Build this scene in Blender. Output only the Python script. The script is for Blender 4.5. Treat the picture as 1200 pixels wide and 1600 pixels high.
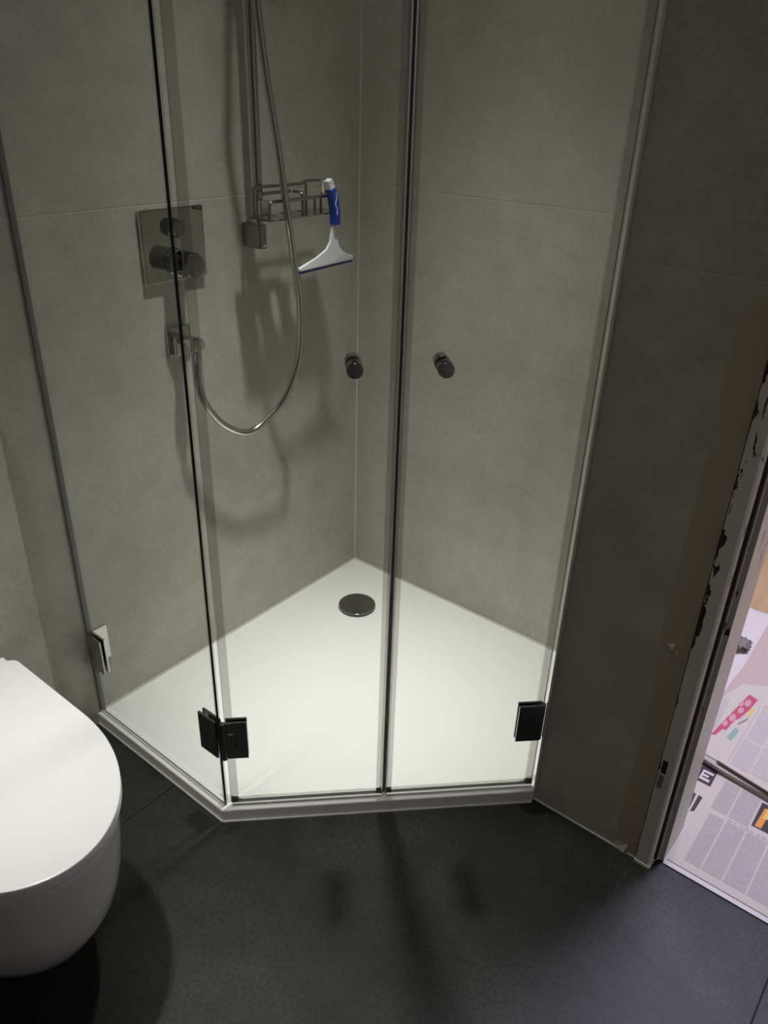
import bpy, bmesh, math, random
from mathutils import Vector, Matrix
random.seed(7)
for o in list(bpy.data.objects): bpy.data.objects.remove(o)
S = bpy.context.scene; C = S.collection; PI = math.pi

# ------------------------------------------------------------------ camera
cam_d = bpy.data.cameras.new('camera'); cam = bpy.data.objects.new('camera', cam_d); C.objects.link(cam)
cam_d.sensor_fit = 'VERTICAL'; cam_d.sensor_height = 36.0
cam_d.lens = 1237.36 / 1600 * 36.0; cam_d.clip_start = 0.02
rx = Vector((0.77672125, 0.62920051, 0.02847491)); dn = Vector((0.31910244, -0.35413551, -0.87906864)); fw = Vector((-0.54302646, 0.6918777, -0.47584399))
cam.matrix_world = Matrix(((rx.x, -dn.x, -fw.x, 1.51094), (rx.y, -dn.y, -fw.y, -1.76962), (rx.z, -dn.z, -fw.z, 1.47726), (0, 0, 0, 1)))
S.camera = cam
# ------------------------------------------------------------------ world, lamps, exposure
w = bpy.data.worlds.new('world'); S.world = w; w.use_nodes = True
w.node_tree.nodes['Background'].inputs[0].default_value = (0.5, 0.5, 0.5, 1)
w.node_tree.nodes['Background'].inputs[1].default_value = 0.004
S.view_settings.view_transform = 'Standard'; S.view_settings.look = 'None'
S.view_settings.gamma = 1.0; S.view_settings.use_curve_mapping = False; S.view_settings.exposure = 0.0

def downlight(name, loc, power, n, wide, col, rad=0.03):
    """ceiling downlight: narrow reflector beam (cos^n) plus a weak wide spill"""
    d = bpy.data.lights.new(name, 'POINT'); d.energy = power; d.shadow_soft_size = rad; d.color = col
    d.use_nodes = True; nt = d.node_tree; em = nt.nodes['Emission']
    g = nt.nodes.new('ShaderNodeTexCoord'); sp = nt.nodes.new('ShaderNodeSeparateXYZ'); nt.links.new(g.outputs['Normal'], sp.inputs[0])
    ab = nt.nodes.new('ShaderNodeMath'); ab.operation = 'MULTIPLY'; ab.inputs[1].default_value = -1.0; nt.links.new(sp.outputs['Z'], ab.inputs[0])
    mx = nt.nodes.new('ShaderNodeMath'); mx.operation = 'MAXIMUM'; mx.inputs[1].default_value = 0.0; nt.links.new(ab.outputs[0], mx.inputs[0])
    pw = nt.nodes.new('ShaderNodeMath'); pw.operation = 'POWER'; pw.inputs[1].default_value = n; nt.links.new(mx.outputs[0], pw.inputs[0])
    w1 = nt.nodes.new('ShaderNodeMath'); w1.operation = 'MULTIPLY_ADD'; w1.inputs[1].default_value = wide; nt.links.new(mx.outputs[0], w1.inputs[0]); nt.links.new(pw.outputs[0], w1.inputs[2])
    nt.links.new(w1.outputs[0], em.inputs['Strength'])
    o = bpy.data.objects.new(name, d); C.objects.link(o); o.location = loc; return o

LC = (1.0, 0.982, 0.945)
downlight('shower_lamp', (0.51, -0.56, 2.37), 215, 21, 0.016, LC, 0.035)
downlight('toilet_lamp', (0.47, -1.41, 2.37), 112, 34, 0.010, LC, 0.035)
downlight('floor_lamp_beam', (0.93, -0.965, 2.37), 12, 20, 0.02, LC, 0.05)
ad = bpy.data.lights.new('other_room_light', 'AREA'); ad.energy = 63; ad.shape = 'SQUARE'; ad.size = 0.45; ad.color = (0.80, 0.76, 1.0)
ao = bpy.data.objects.new('other_room_light', ad); C.objects.link(ao); ao.location = (1.37, 0.35, 2.40)

# ------------------------------------------------------------------ materials
def mat(name, col, rough=0.5, metal=0.0, spec=0.5, coat=0.0):
    m = bpy.data.materials.new(name); m.use_nodes = True; b = m.node_tree.nodes['Principled BSDF']
    b.inputs['Base Color'].default_value = (*col, 1); b.inputs['Roughness'].default_value = rough
    b.inputs['Metallic'].default_value = metal; b.inputs['Specular IOR Level'].default_value = spec; b.inputs['Coat Weight'].default_value = coat
    return m
def ramp(nt, stops):
    r = nt.nodes.new('ShaderNodeValToRGB'); e = r.color_ramp.elements
    e[0].position, e[0].color = stops[0][0], (*stops[0][1], 1); e[1].position, e[1].color = stops[-1][0], (*stops[-1][1], 1)
    for p, c in stops[1:-1]:
        x = e.new(p); x.color = (*c, 1)
    return r
def noise(nt, scale, detail=4, rough=0.55, vec=None, dist=0.0):
    n = nt.nodes.new('ShaderNodeTexNoise'); n.inputs['Scale'].default_value = scale; n.inputs['Detail'].default_value = detail
    n.inputs['Roughness'].default_value = rough; n.inputs['Distortion'].default_value = dist
    nt.links.new(vec, n.inputs['Vector']); return n
def stone(name, a, b, c, rough, sc=1.0, speck=0.25, bump=0.03):
    m = mat(name, b, rough); nt = m.node_tree; bs = nt.nodes['Principled BSDF']
    g = nt.nodes.new('ShaderNodeNewGeometry'); pos = g.outputs['Position']
    n1 = noise(nt, 2.2*sc, 8, 0.6, pos, 0.4); r1 = ramp(nt, [(0.34, a), (0.5, b), (0.66, c)]); nt.links.new(n1.outputs[0], r1.inputs[0])
    n2 = noise(nt, 90*sc, 3, 0.6, pos); r2 = ramp(nt, [(0.30, (1-speck,)*3), (0.52, (1, 1, 1)), (0.75, (1+speck*.4,)*3)]); nt.links.new(n2.outputs[0], r2.inputs[0])
    n3 = noise(nt, 14*sc, 6, 0.65, pos); r3 = ramp(nt, [(0.3, (0.90,)*3), (0.7, (1.08,)*3)]); nt.links.new(n3.outputs[0], r3.inputs[0])
    x = nt.nodes.new('ShaderNodeMix'); x.data_type = 'RGBA'; x.blend_type = 'MULTIPLY'; x.inputs[0].default_value = 1
    nt.links.new(r1.outputs[0], x.inputs[6]); nt.links.new(r2.outputs[0], x.inputs[7])
    y = nt.nodes.new('ShaderNodeMix'); y.data_type = 'RGBA'; y.blend_type = 'MULTIPLY'; y.inputs[0].default_value = 1
    nt.links.new(x.outputs[2], y.inputs[6]); nt.links.new(r3.outputs[0], y.inputs[7]); nt.links.new(y.outputs[2], bs.inputs['Base Color'])
    bp = nt.nodes.new('ShaderNodeBump'); bp.inputs['Strength'].default_value = 0.25; bp.inputs['Distance'].default_value = bump*0.02
    nt.links.new(n2.outputs[0], bp.inputs['Height']); nt.links.new(bp.outputs[0], bs.inputs['Normal'])
    return m
M = {}
M['wall'] = stone('wall_tile', (0.42, 0.40, 0.335), (0.475, 0.46, 0.395), (0.525, 0.512, 0.445), 0.50, 1.0, 0.11)
M['floor'] = stone('floor_tile', (0.013, 0.014, 0.013), (0.025, 0.026, 0.024), (0.044, 0.045, 0.042), 0.5, 1.4, 0.5)
M['floor'].node_tree.nodes['Principled BSDF'].inputs['Specular IOR Level'].default_value = 0.30
M['grout'] = mat('grout', (0.56, 0.54, 0.47), 0.85)
M['floorgrout'] = mat('floor_grout', (0.012, 0.012, 0.011), 0.9)
M['silicone'] = mat('silicone', (0.66, 0.65, 0.59), 0.35)
M['plaster'] = mat('plaster', (0.62, 0.60, 0.55), 0.9)
M['tray'] = mat('tray_white', (0.86, 0.86, 0.84), 0.28)
M['ceramic'] = mat('ceramic', (0.84, 0.83, 0.81), 0.09, coat=0.3)
M['lid'] = mat('lid_white', (0.88, 0.88, 0.87), 0.25)
M['chrome'] = mat('chrome', (0.72, 0.71, 0.69), 0.07, 1.0)
M['chrome_sat'] = mat('chrome_satin', (0.62, 0.61, 0.58), 0.22, 1.0)
M['black'] = mat('black_gasket', (0.012, 0.012, 0.011), 0.5)
M['knobmetal'] = mat('knob_chrome', (0.27, 0.265, 0.25), 0.06, 1.0)
M['clampmetal'] = mat('clamp_chrome', (0.42, 0.42, 0.40), 0.2, 1.0)
M['mirror'] = mat('polished_plate', (0.50, 0.50, 0.48), 0.03, 1.0)
M['railmetal'] = mat('rail_chrome', (0.50, 0.49, 0.46), 0.1, 1.0)
M['wirechrome'] = mat('wire_chrome', (0.40, 0.39, 0.37), 0.12, 1.0)
M['hingemetal'] = mat('hinge_chrome', (0.34, 0.34, 0.33), 0.12, 1.0)
M['blue'] = mat('blue_rubber', (0.008, 0.045, 0.36), 0.4)
M['bladeblue'] = mat('blade_rubber', (0.02, 0.05, 0.24), 0.45)
M['white_plastic'] = mat('white_plastic', (0.72, 0.73, 0.75), 0.32)
M['wood'] = mat('floor_wood', (0.50, 0.32, 0.18), 0.4)
M['paper'] = mat('newsprint', (0.50, 0.465, 0.41), 0.8)
M['paper2'] = mat('newsprint_dull', (0.38, 0.36, 0.345), 0.8)
M['cloth'] = mat('dust_sheet', (0.58, 0.55, 0.53), 0.85)
M['pink'] = mat('pink_card', (0.46, 0.365, 0.33), 0.8)
M['ink'] = mat('dark_ink', (0.035, 0.028, 0.032), 0.7)
M['red'] = mat('red_print', (0.44, 0.07, 0.13), 0.6)
M['rose'] = mat('rose_print', (0.52, 0.28, 0.30), 0.6)
M['teal'] = mat('teal_print', (0.22, 0.36, 0.31), 0.6)
M['yellow'] = mat('yellow_print', (0.62, 0.48, 0.12), 0.6)
M['orange'] = mat('orange_print', (0.62, 0.26, 0.05), 0.6)
M['greyrag'] = mat('grey_rag', (0.20, 0.19, 0.17), 0.9)
M['alu'] = mat('aluminium', (0.36, 0.35, 0.34), 0.45, 0.6)
M['brown'] = mat('brown_seal', (0.035, 0.026, 0.020), 0.6)
M['lampwhite'] = mat('lamp_ring', (0.8, 0.8, 0.78), 0.4)

def glass_mat(name, tint, r0=0.045, rough=0.0):
    m = bpy.data.materials.new(name); m.use_nodes = True; nt = m.node_tree; nt.nodes.clear()
    out = nt.nodes.new('ShaderNodeOutputMaterial'); tr = nt.nodes.new('ShaderNodeBsdfTransparent'); tr.inputs[0].default_value = (*tint, 1)
    gl = nt.nodes.new('ShaderNodeBsdfGlossy'); gl.inputs['Roughness'].default_value = rough
    lw = nt.nodes.new('ShaderNodeLayerWeight'); lw.inputs['Blend'].default_value = 0.5
    p = nt.nodes.new('ShaderNodeMath'); p.operation = 'POWER'; p.inputs[1].default_value = 5; nt.links.new(lw.outputs['Facing'], p.inputs[0])
    q = nt.nodes.new('ShaderNodeMath'); q.operation = 'MULTIPLY_ADD'; q.inputs[1].default_value = 1-r0; q.inputs[2].default_value = r0; nt.links.new(p.outputs[0], q.inputs[0])
    mx = nt.nodes.new('ShaderNodeMixShader'); nt.links.new(q.outputs[0], mx.inputs[0]); nt.links.new(tr.outputs[0], mx.inputs[1]); nt.links.new(gl.outputs[0], mx.inputs[2])
    nt.links.new(mx.outputs[0], out.inputs[0]); return m
M['glass'] = glass_mat('clear_glass', (0.972, 0.985, 0.975))
M['seal'] = bpy.data.materials.new('clear_seal')
def seal_mat(m, tint, dif, fac):
    """clear soft plastic: see-through face on, reflecting and milky at grazing angles"""
    m.use_nodes = True; nt = m.node_tree; nt.nodes.clear()
    out = nt.nodes.new('ShaderNodeOutputMaterial'); tr = nt.nodes.new('ShaderNodeBsdfTransparent'); tr.inputs[0].default_value = (*tint, 1)
    pb = nt.nodes.new('ShaderNodeBsdfPrincipled'); pb.inputs['Base Color'].default_value = (*dif, 1); pb.inputs['Roughness'].default_value = 0.25
    lw = nt.nodes.new('ShaderNodeLayerWeight'); lw.inputs['Blend'].default_value = 0.5
    p = nt.nodes.new('ShaderNodeMath'); p.operation = 'POWER'; p.inputs[1].default_value = 3.5; nt.links.new(lw.outputs['Facing'], p.inputs[0])
    q = nt.nodes.new('ShaderNodeMath'); q.operation = 'MULTIPLY_ADD'; q.inputs[1].default_value = 1-fac; q.inputs[2].default_value = fac; nt.links.new(p.outputs[0], q.inputs[0])
    mx = nt.nodes.new('ShaderNodeMixShader'); nt.links.new(q.outputs[0], mx.inputs[0])
    nt.links.new(tr.outputs[0], mx.inputs[1]); nt.links.new(pb.outputs[0], mx.inputs[2]); nt.links.new(mx.outputs[0], out.inputs[0])
seal_mat(M['seal'], (0.95, 0.95, 0.94), (0.42, 0.42, 0.40), 0.06)
M['magseal'] = bpy.data.materials.new('magnet_seal'); seal_mat(M['magseal'], (0.7, 0.7, 0.68), (0.20, 0.20, 0.19), 0.85)
M['rim'] = mat('glass_rim', (0.17, 0.19, 0.175), 0.2)
M['core'] = bpy.data.materials.new('seal_core'); seal_mat(M['core'], (0.90, 0.89, 0.86), (0.30, 0.29, 0.27), 0.10)
M['lip'] = mat('milky_lip', (0.80, 0.80, 0.77), 0.3)
M['edge'] = mat('glass_edge', (0.012, 0.022, 0.017), 0.15)
M['tape'] = mat('masking_tape', (0.44, 0.375, 0.27), 0.7)
M['tapeend'] = mat('masking_tape_loose', (0.62, 0.56, 0.44), 0.7)

def print_mat(name, paper, ink, lines=230.0, axis='Y', gap=0.0):
    """columns of small type: ink rows broken into words, in object space"""
    m = mat(name, paper, 0.8); nt = m.node_tree; b = nt.nodes['Principled BSDF']
    tc = nt.nodes.new('ShaderNodeTexCoord'); sp = nt.nodes.new('ShaderNodeSeparateXYZ'); nt.links.new(tc.outputs['Object'], sp.inputs[0])
    a = nt.nodes.new('ShaderNodeMath'); a.operation = 'MULTIPLY'; a.inputs[1].default_value = lines; nt.links.new(sp.outputs[axis], a.inputs[0])
    f = nt.nodes.new('ShaderNodeMath'); f.operation = 'FRACT'; nt.links.new(a.outputs[0], f.inputs[0])
    g = nt.nodes.new('ShaderNodeMath'); g.operation = 'GREATER_THAN'; g.inputs[1].default_value = 0.45; nt.links.new(f.outputs[0], g.inputs[0])
    n = noise(nt, 320, 2, 0.5, tc.outputs['Object']); h = nt.nodes.new('ShaderNodeMath'); h.operation = 'GREATER_THAN'; h.inputs[1].default_value = 0.42; nt.links.new(n.outputs[0], h.inputs[0])
    k = nt.nodes.new('ShaderNodeMath'); k.operation = 'MULTIPLY'; nt.links.new(g.outputs[0], k.inputs[0]); nt.links.new(h.outputs[0], k.inputs[1])
    x = nt.nodes.new('ShaderNodeMix'); x.data_type = 'RGBA'; x.inputs[6].default_value = (*paper, 1); x.inputs[7].default_value = (*ink, 1)
    nt.links.new(k.outputs[0], x.inputs[0]); nt.links.new(x.outputs[2], b.inputs['Base Color']); return m
M['print'] = print_mat('newspaper_type', (0.42, 0.395, 0.375), (0.31, 0.295, 0.28), 420)
M['print2'] = print_mat('newspaper_type_fine', (0.48, 0.445, 0.42), (0.37, 0.35, 0.335), 200)

# chipped white paint on the steel door frame (the chips are wear of their own)
m = mat('chipped_paint', (0.42, 0.42, 0.38), 0.45); nt = m.node_tree; b = nt.nodes['Principled BSDF']
g = nt.nodes.new('ShaderNodeNewGeometry'); mp = nt.nodes.new('ShaderNodeMapping'); mp.inputs['Scale'].default_value = (60, 60, 16); nt.links.new(g.outputs['Position'], mp.inputs[0])
n1 = noise(nt, 1.0, 5, 0.6, mp.outputs[0], 0.6)
sp = nt.nodes.new('ShaderNodeSeparateXYZ'); nt.links.new(g.outputs['Position'], sp.inputs[0])
ex = nt.nodes.new('ShaderNodeMapRange'); ex.inputs[1].default_value = 1.239; ex.inputs[2].default_value = 1.256; ex.inputs[3].default_value = 0.13; ex.inputs[4].default_value = -0.03; nt.links.new(sp.outputs['X'], ex.inputs[0])
hz = nt.nodes.new('ShaderNodeMapRange'); hz.inputs[1].default_value = 0.35; hz.inputs[2].default_value = 0.75; hz.inputs[3].default_value = -0.05; hz.inputs[4].default_value = 0.03; nt.links.new(sp.outputs['Z'], hz.inputs[0])
ad1 = nt.nodes.new('ShaderNodeMath'); ad1.operation = 'ADD'; nt.links.new(n1.outputs[0], ad1.inputs[0]); nt.links.new(ex.outputs[0], ad1.inputs[1])
ad2 = nt.nodes.new('ShaderNodeMath'); ad2.operation = 'ADD'; nt.links.new(ad1.outputs[0], ad2.inputs[0]); nt.links.new(hz.outputs[0], ad2.inputs[1])
gt = nt.nodes.new('ShaderNodeMath'); gt.operation = 'GREATER_THAN'; gt.inputs[1].default_value = 0.635; nt.links.new(ad2.outputs[0], gt.inputs[0])
x = nt.nodes.new('ShaderNodeMix'); x.data_type = 'RGBA'; x.inputs[6].default_value = (0.70, 0.68, 0.60, 1); x.inputs[7].default_value = (0.03, 0.018, 0.012, 1)
nt.links.new(gt.outputs[0], x.inputs[0]); nt.links.new(x.outputs[2], b.inputs['Base Color']); M['chip'] = m
# ribbed metal hose
m = mat('hose_metal', (0.55, 0.54, 0.52), 0.2, 1.0); M['hose'] = m
# wood floor with grain
nt = M['wood'].node_tree; b = nt.nodes['Principled BSDF']; g = nt.nodes.new('ShaderNodeNewGeometry'); mp = nt.nodes.new('ShaderNodeMapping'); mp.inputs['Scale'].default_value = (30, 2, 1)
nt.links.new(g.outputs['Position'], mp.inputs[0]); n1 = noise(nt, 1.5, 5, 0.6, mp.outputs[0]); r1 = ramp(nt, [(0.3, (0.38, 0.25, 0.13)), (0.7, (0.48, 0.33, 0.18))]); nt.links.new(n1.outputs[0], r1.inputs[0]); nt.links.new(r1.outputs[0], b.inputs['Base Color'])

# ------------------------------------------------------------------ helpers
def link(name, me, m, parent=None, smooth=False):
    o = bpy.data.objects.new(name, me); C.objects.link(o)
    for mm in (m if isinstance(m, (list, tuple)) else [m]): me.materials.append(mm)
    if parent: o.parent = parent
    if smooth:
        for p in me.polygons: p.use_smooth = True
    return o
def finish(name, bm, m, parent=None, smooth=False, bev=0.0, seg=2):
    if bev:
        bmesh.ops.bevel(bm, geom=[e for e in bm.edges], offset=bev, segments=seg, profile=0.6, affect='EDGES', clamp_overlap=True)
    bmesh.ops.recalc_face_normals(bm, faces=bm.faces)
    me = bpy.data.meshes.new(name); bm.to_mesh(me); bm.free()
    o = link(name, me, m, parent, smooth)
    return o
def autosmooth(o, ang=35):
    for p in o.data.polygons: p.use_smooth = True
    o.data.set_sharp_from_angle(angle=math.radians(ang))
    return o
def box(bm, x0, x1, y0, y1, z0, z1):
    vs = [bm.verts.new((x, y, z)) for x in (x0, x1) for y in (y0, y1) for z in (z0, z1)]
    for f in ((0, 1, 3, 2), (4, 6, 7, 5), (0, 4, 5, 1), (2, 3, 7, 6), (0, 2, 6, 4), (1, 5, 7, 3)): bm.faces.new([vs[i] for i in f])
    return vs
def bx(name, x0, x1, y0, y1, z0, z1, m, parent=None, bev=0.0, seg=2):
    bm = bmesh.new(); box(bm, x0, x1, y0, y1, z0, z1); return finish(name, bm, m, parent, bev=bev, seg=seg)
def prism(name, pts, z0, z1, m, parent=None, bev=0.0, seg=2):
    bm = bmesh.new(); a = [bm.verts.new((*p, z0)) for p in pts]; c = [bm.verts.new((*p, z1)) for p in pts]
    bm.faces.new(a[::-1]); bm.faces.new(c)
    for i in range(len(pts)):
        j = (i+1) % len(pts); bm.faces.new((a[i], a[j], c[j], c[i]))
    return finish(name, bm, m, parent, bev=bev, seg=seg)
def lathe(name, prof, m, parent=None, origin=(0, 0, 0), axis=(0, 0, 1), n=40, sharp=35):
    """prof = [(radius, height along axis)]"""
    q = Vector((0, 0, 1)).rotation_difference(Vector(axis).normalized()); bm = bmesh.new(); rings = []
    for r, h in prof:
        if r < 1e-6: rings.append([bm.verts.new(Vector(origin)+q@Vector((0, 0, h)))])
        else: rings.append([bm.verts.new(Vector(origin)+q@Vector((r*math.cos(2*PI*i/n), r*math.sin(2*PI*i/n), h))) for i in range(n)])
    for a, c in zip(rings, rings[1:]):
        for i in range(n):
            j = (i+1) % n
            if len(a) == 1 and len(c) > 1: bm.faces.new((a[0], c[i], c[j]))
            elif len(c) == 1 and len(a) > 1: bm.faces.new((a[i], a[j], c[0]))
            elif len(a) > 1: bm.faces.new((a[i], a[j], c[j], c[i]))
    return autosmooth(finish(name, bm, m, parent), sharp)
def catmull(P, k=8):
    P = [Vector(p) for p in P]; out = []
    for i in range(len(P)-1):
        p0 = P[max(i-1, 0)]; p1 = P[i]; p2 = P[i+1]; p3 = P[min(i+2, len(P)-1)]
        for t in range(k):
            t /= k; out.append(0.5*((2*p1)+(p2-p0)*t+(2*p0-5*p1+4*p2-p3)*t*t+(3*p1-p0-3*p2+p3)*t**3))
    out.append(P[-1]); return out
def tube(bm, P, r, n=8, cap=True):
    P = [Vector(p) for p in P]; rings = []; up = None
    for i, p in enumerate(P):
        t = (P[min(i+1, len(P)-1)]-P[max(i-1, 0)]).normalized()
        if up is None: up = t.orthogonal().normalized()
        up = (up-t*up.dot(t)).normalized(); s = t.cross(up); rr = r(i) if callable(r) else r
        rings.append([bm.verts.new(p+rr*(up*math.cos(2*PI*k/n)+s*math.sin(2*PI*k/n))) for k in range(n)])
    for a, c in zip(rings, rings[1:]):
        for k in range(n): bm.faces.new((a[k], a[(k+1) % n], c[(k+1) % n], c[k]))
    if cap: bm.faces.new(rings[0][::-1]); bm.faces.new(rings[-1])
def wire(name, P, r, m, parent=None, n=10):
    bm = bmesh.new(); tube(bm, P, r, n); return autosmooth(finish(name, bm, m, parent), 50)
def rounded(P, rad, k=5):
    """round the corners of a polyline"""
    P = [Vector(p) for p in P]; out = [P[0]]
    for a, b_, c in zip(P, P[1:], P[2:]):
        u = (a-b_).normalized(); v = (c-b_).normalized(); d = min(rad, (a-b_).length*.45, (c-b_).length*.45)
        s, e = b_+u*d, b_+v*d
        for i in range(k+1):
            t = i/k; out.append(s*(1-t)**2+b_*2*t*(1-t)+e*t*t)
    out.append(P[-1]); return out
def thing(name, loc, label, cat, group=None):
    o = bpy.data.objects.new(name, None); C.objects.link(o); o.location = loc; o.empty_display_size = 0.05
    o['label'] = label; o['category'] = cat
    if group: o['group'] = group
    bpy.context.view_layer.update(); return o
def own(root):
    """children were modelled in world coordinates: keep them where they are"""
    bpy.context.view_layer.update(); inv = root.matrix_world.inverted()
    for c in root.children: c.matrix_parent_inverse = inv
def struct(o): o['kind'] = 'structure'; return o
def sroot(name, loc=(0, 0, 0)):
    o = bpy.data.objects.new(name, None); C.objects.link(o); o['kind'] = 'structure'; o.location = loc; return o

# ------------------------------------------------------------------ structure
JZ = 1.2365; G = 0.0016          # height of the wall joint, half a joint
def tiles_x(parent, xf, thick, ys, zs, m=None):        # tiles on a wall whose face is x = xf (normal +x when thick<0)
    for y0, y1 in zip(ys, ys[1:]):
        for z0, z1 in zip(zs, zs[1:]):
            bx('tile', min(xf, xf+thick), max(xf, xf+thick), min(y0, y1)+G, max(y0, y1)-G, z0+G, z1-G, m or M['wall'], parent, bev=0.0002, seg=1)
def tiles_y(parent, yf, thick, xs, zs):
    for x0, x1 in zip(xs, xs[1:]):
        for z0, z1 in zip(zs, zs[1:]):
            bx('tile', min(x0, x1)+G, max(x0, x1)-G, min(yf, yf+thick), max(yf, yf+thick), z0+G, z1-G, M['wall'], parent, bev=0.0007, seg=1)
ZS = [0.0, JZ, 2.44]
wl = struct(bx('wall_left', -0.15, -0.0006, -2.75, 0.0, 0, 2.45, M['grout'])); tiles_x(wl, 0.0, -0.0005, [0.0, -1.2, -2.4], ZS)
wr = struct(bx('wall_right', -0.15, 1.07, 0.0006, 0.12, 0, 2.45, M['grout'])); tiles_y(wr, 0.0, 0.0005, [0.0, 0.985], ZS)
wn = struct(bx('wall_return', 0.9856, 1.07, -0.4882, 0.0018, 0, 2.45, M['grout'])); tiles_x(wn, 0.985, 0.0005, [-0.49, 0.0], ZS)
wd = struct(bx('wall_front', 0.9856, 1.2350, -0.4894, -0.345, 0, 2.45, M['grout'])); tiles_y(wd, -0.49, 0.0005, [0.9835, 1.2366], ZS)
struct(bx('wall_over_door', 1.2350, 2.22, -0.49, -0.345, 2.07, 2.45, M['wall']))
struct(bx('wall_beside_door', 2.22, 2.45, -0.49, -0.345, 0, 2.45, M['wall']))
struct(bx('wall_far_right', 2.40, 2.55, -2.75, -0.49, 0, 2.45, M['wall']))
struct(bx('wall_back', -0.15, 2.55, -2.90, -2.75, 0, 2.45, M['wall']))
wb = struct(bx('wall_lower_left', 0.0, 0.1282, -2.75, -1.1588, 0, 1.15, M['grout']))
tiles_x(wb, 0.13, -0.0016, [-1.157, -2.357], [0, 1.148]); 
bx('tile', 0.002, 0.128, -1.1586, -1.1571, 0.001, 1.148, M['wall'], wb); bx('tile', 0.0, 0.13, -2.75, -1.157, 1.151, 1.158, M['wall'], wb, bev=0.0007, seg=1)
struct(bx('ceiling', -0.15, 2.55, -2.9, 0.12, 2.45, 2.55, M['plaster']))
FJX = 1.5440
# bathroom floor tiles over a dark joint bed
fl = struct(bx('floor', -0.15, 2.55, -2.9, -0.457, -0.10, -0.0018, M['floorgrout']))
bx('floor_bed', -0.15, 1.07, -0.457, 0.1, -0.10, -0.0018, M['floorgrout'], fl)
for x0, x1 in ((-0.6, 0.3135), (0.3135, FJX), (FJX, 2.4)):
    for y0, y1 in ((-2.75, -1.75), (-1.75, -0.458)):
        bx('floor_tile', max(x0, 0)+0.0012, x1-0.0012, y0+0.0012, y1-0.0012, -0.0018, 0.0, M['floor'], fl, bev=0.0005, seg=1)
# light joint beads
tr = sroot('trim_1')
bx('joint_bead', 0.0, 0.0035, -0.0035, 0.0, 0.036, 2.44, M['silicone'], tr)
bx('joint_bead', 0.986, 1.2350, -0.4935, -0.49, 0.0, 0.0035, M['silicone'], tr)
bx('corner_strip', 0.9815, 0.9865, -0.4935, -0.4885, 0.037, 2.44, M['silicone'], tr)

# ------------------------------------------------------------------ the room beyond the door
fo = struct(bx('floor_beyond', 1.07, 3.2, -0.335, 3.0, -0.10, -0.004, M['black']))
bx('floor_sill', 1.2350, 2.22, -0.457, -0.335, -0.10, -0.0005, M['cloth'], fo)
k = 0
for i in range(12):
    x0 = 1.07+i*0.18 if i else 1.07
    y = -0.334
    for L in (0.9+0.25*(i % 3), 1.2, 1.3, 1.0):
        y1 = min(y+L, 3.0)
        if y1-y > 0.05: bx('floor_plank', x0+0.0008, min(x0+0.18, 3.2)-0.0008, y+0.0008, y1-0.0008, -0.004, 0.0, M['wood'], fo)
        y = y1
fo2 = struct(bx('floor_corner', -0.3, 1.07, 0.12, 3.0, -0.1, 0.0, M['wood']))
struct(bx('wall_beyond_left', -0.45, -0.3, 0.12, 3.0, 0, 2.45, M['plaster'])); struct(bx('wall_beyond_right', 3.2, 3.35, -0.49, 3.0, 0, 2.45, M['plaster']))
struct(bx('wall_beyond_back', -0.45, 3.35, 3.0, 3.15, 0, 2.45, M['plaster'])); struct(bx('wall_beyond_front', 2.45, 3.2, -0.49, -0.345, 0, 2.45, M['plaster']))
struct(bx('ceiling_beyond', -0.45, 3.35, 0.12, 3.15, 2.45, 2.55, M['plaster'])); struct(bx('ceiling_over_door', 1.07, 3.35, -0.345, 0.12, 2.45, 2.55, M['plaster']))

# steel door frame
dr = sroot('door_1', (1.24, -0.46, 0))
jp = [(1.2400, -0.5000), (1.2665, -0.5000), (1.2705, -0.4960), (1.2715, -0.4700), (1.2790, -0.4600), (1.2885, -0.4585), (1.2890, -0.3420), (1.2400, -0.3420)]
prism('frame_jamb', jp, 0.0, 2.0665, M['chip'], dr)
prism('frame_jamb', [(1.239+2.219-x, y) for x, y in jp][::-1], 0.0, 2.0665, M['chip'], dr)
bx('frame_head', 1.289, 2.17, -0.500, -0.342, 2.02, 2.0665, M['chip'], dr)
bx('door_seal', 1.2712, 1.2772, -0.4760, -0.4640, 0.012, 2.02, M['brown'], dr)
bx('frame_foot', 1.2380, 1.2735, -0.5025, -0.470, 0.0, 0.010, M['chip'], dr, bev=0.002)
bx('lower_slot', 1.2440, 1.2540, -0.5006, -0.498, 0.272, 0.306, M['black'], dr, bev=0.0004, seg=1)
bx('catch_plate', 1.2425, 1.2530, -0.5012, -0.498, 0.232, 0.268, M['alu'], dr, bev=0.0004, seg=1)
bx('threshold_strip', 1.289, 2.17, -0.4660, -0.4570, 0.0, 0.0035, M['alu'], dr, bev=0.001, seg=1)
own(dr)

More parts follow.
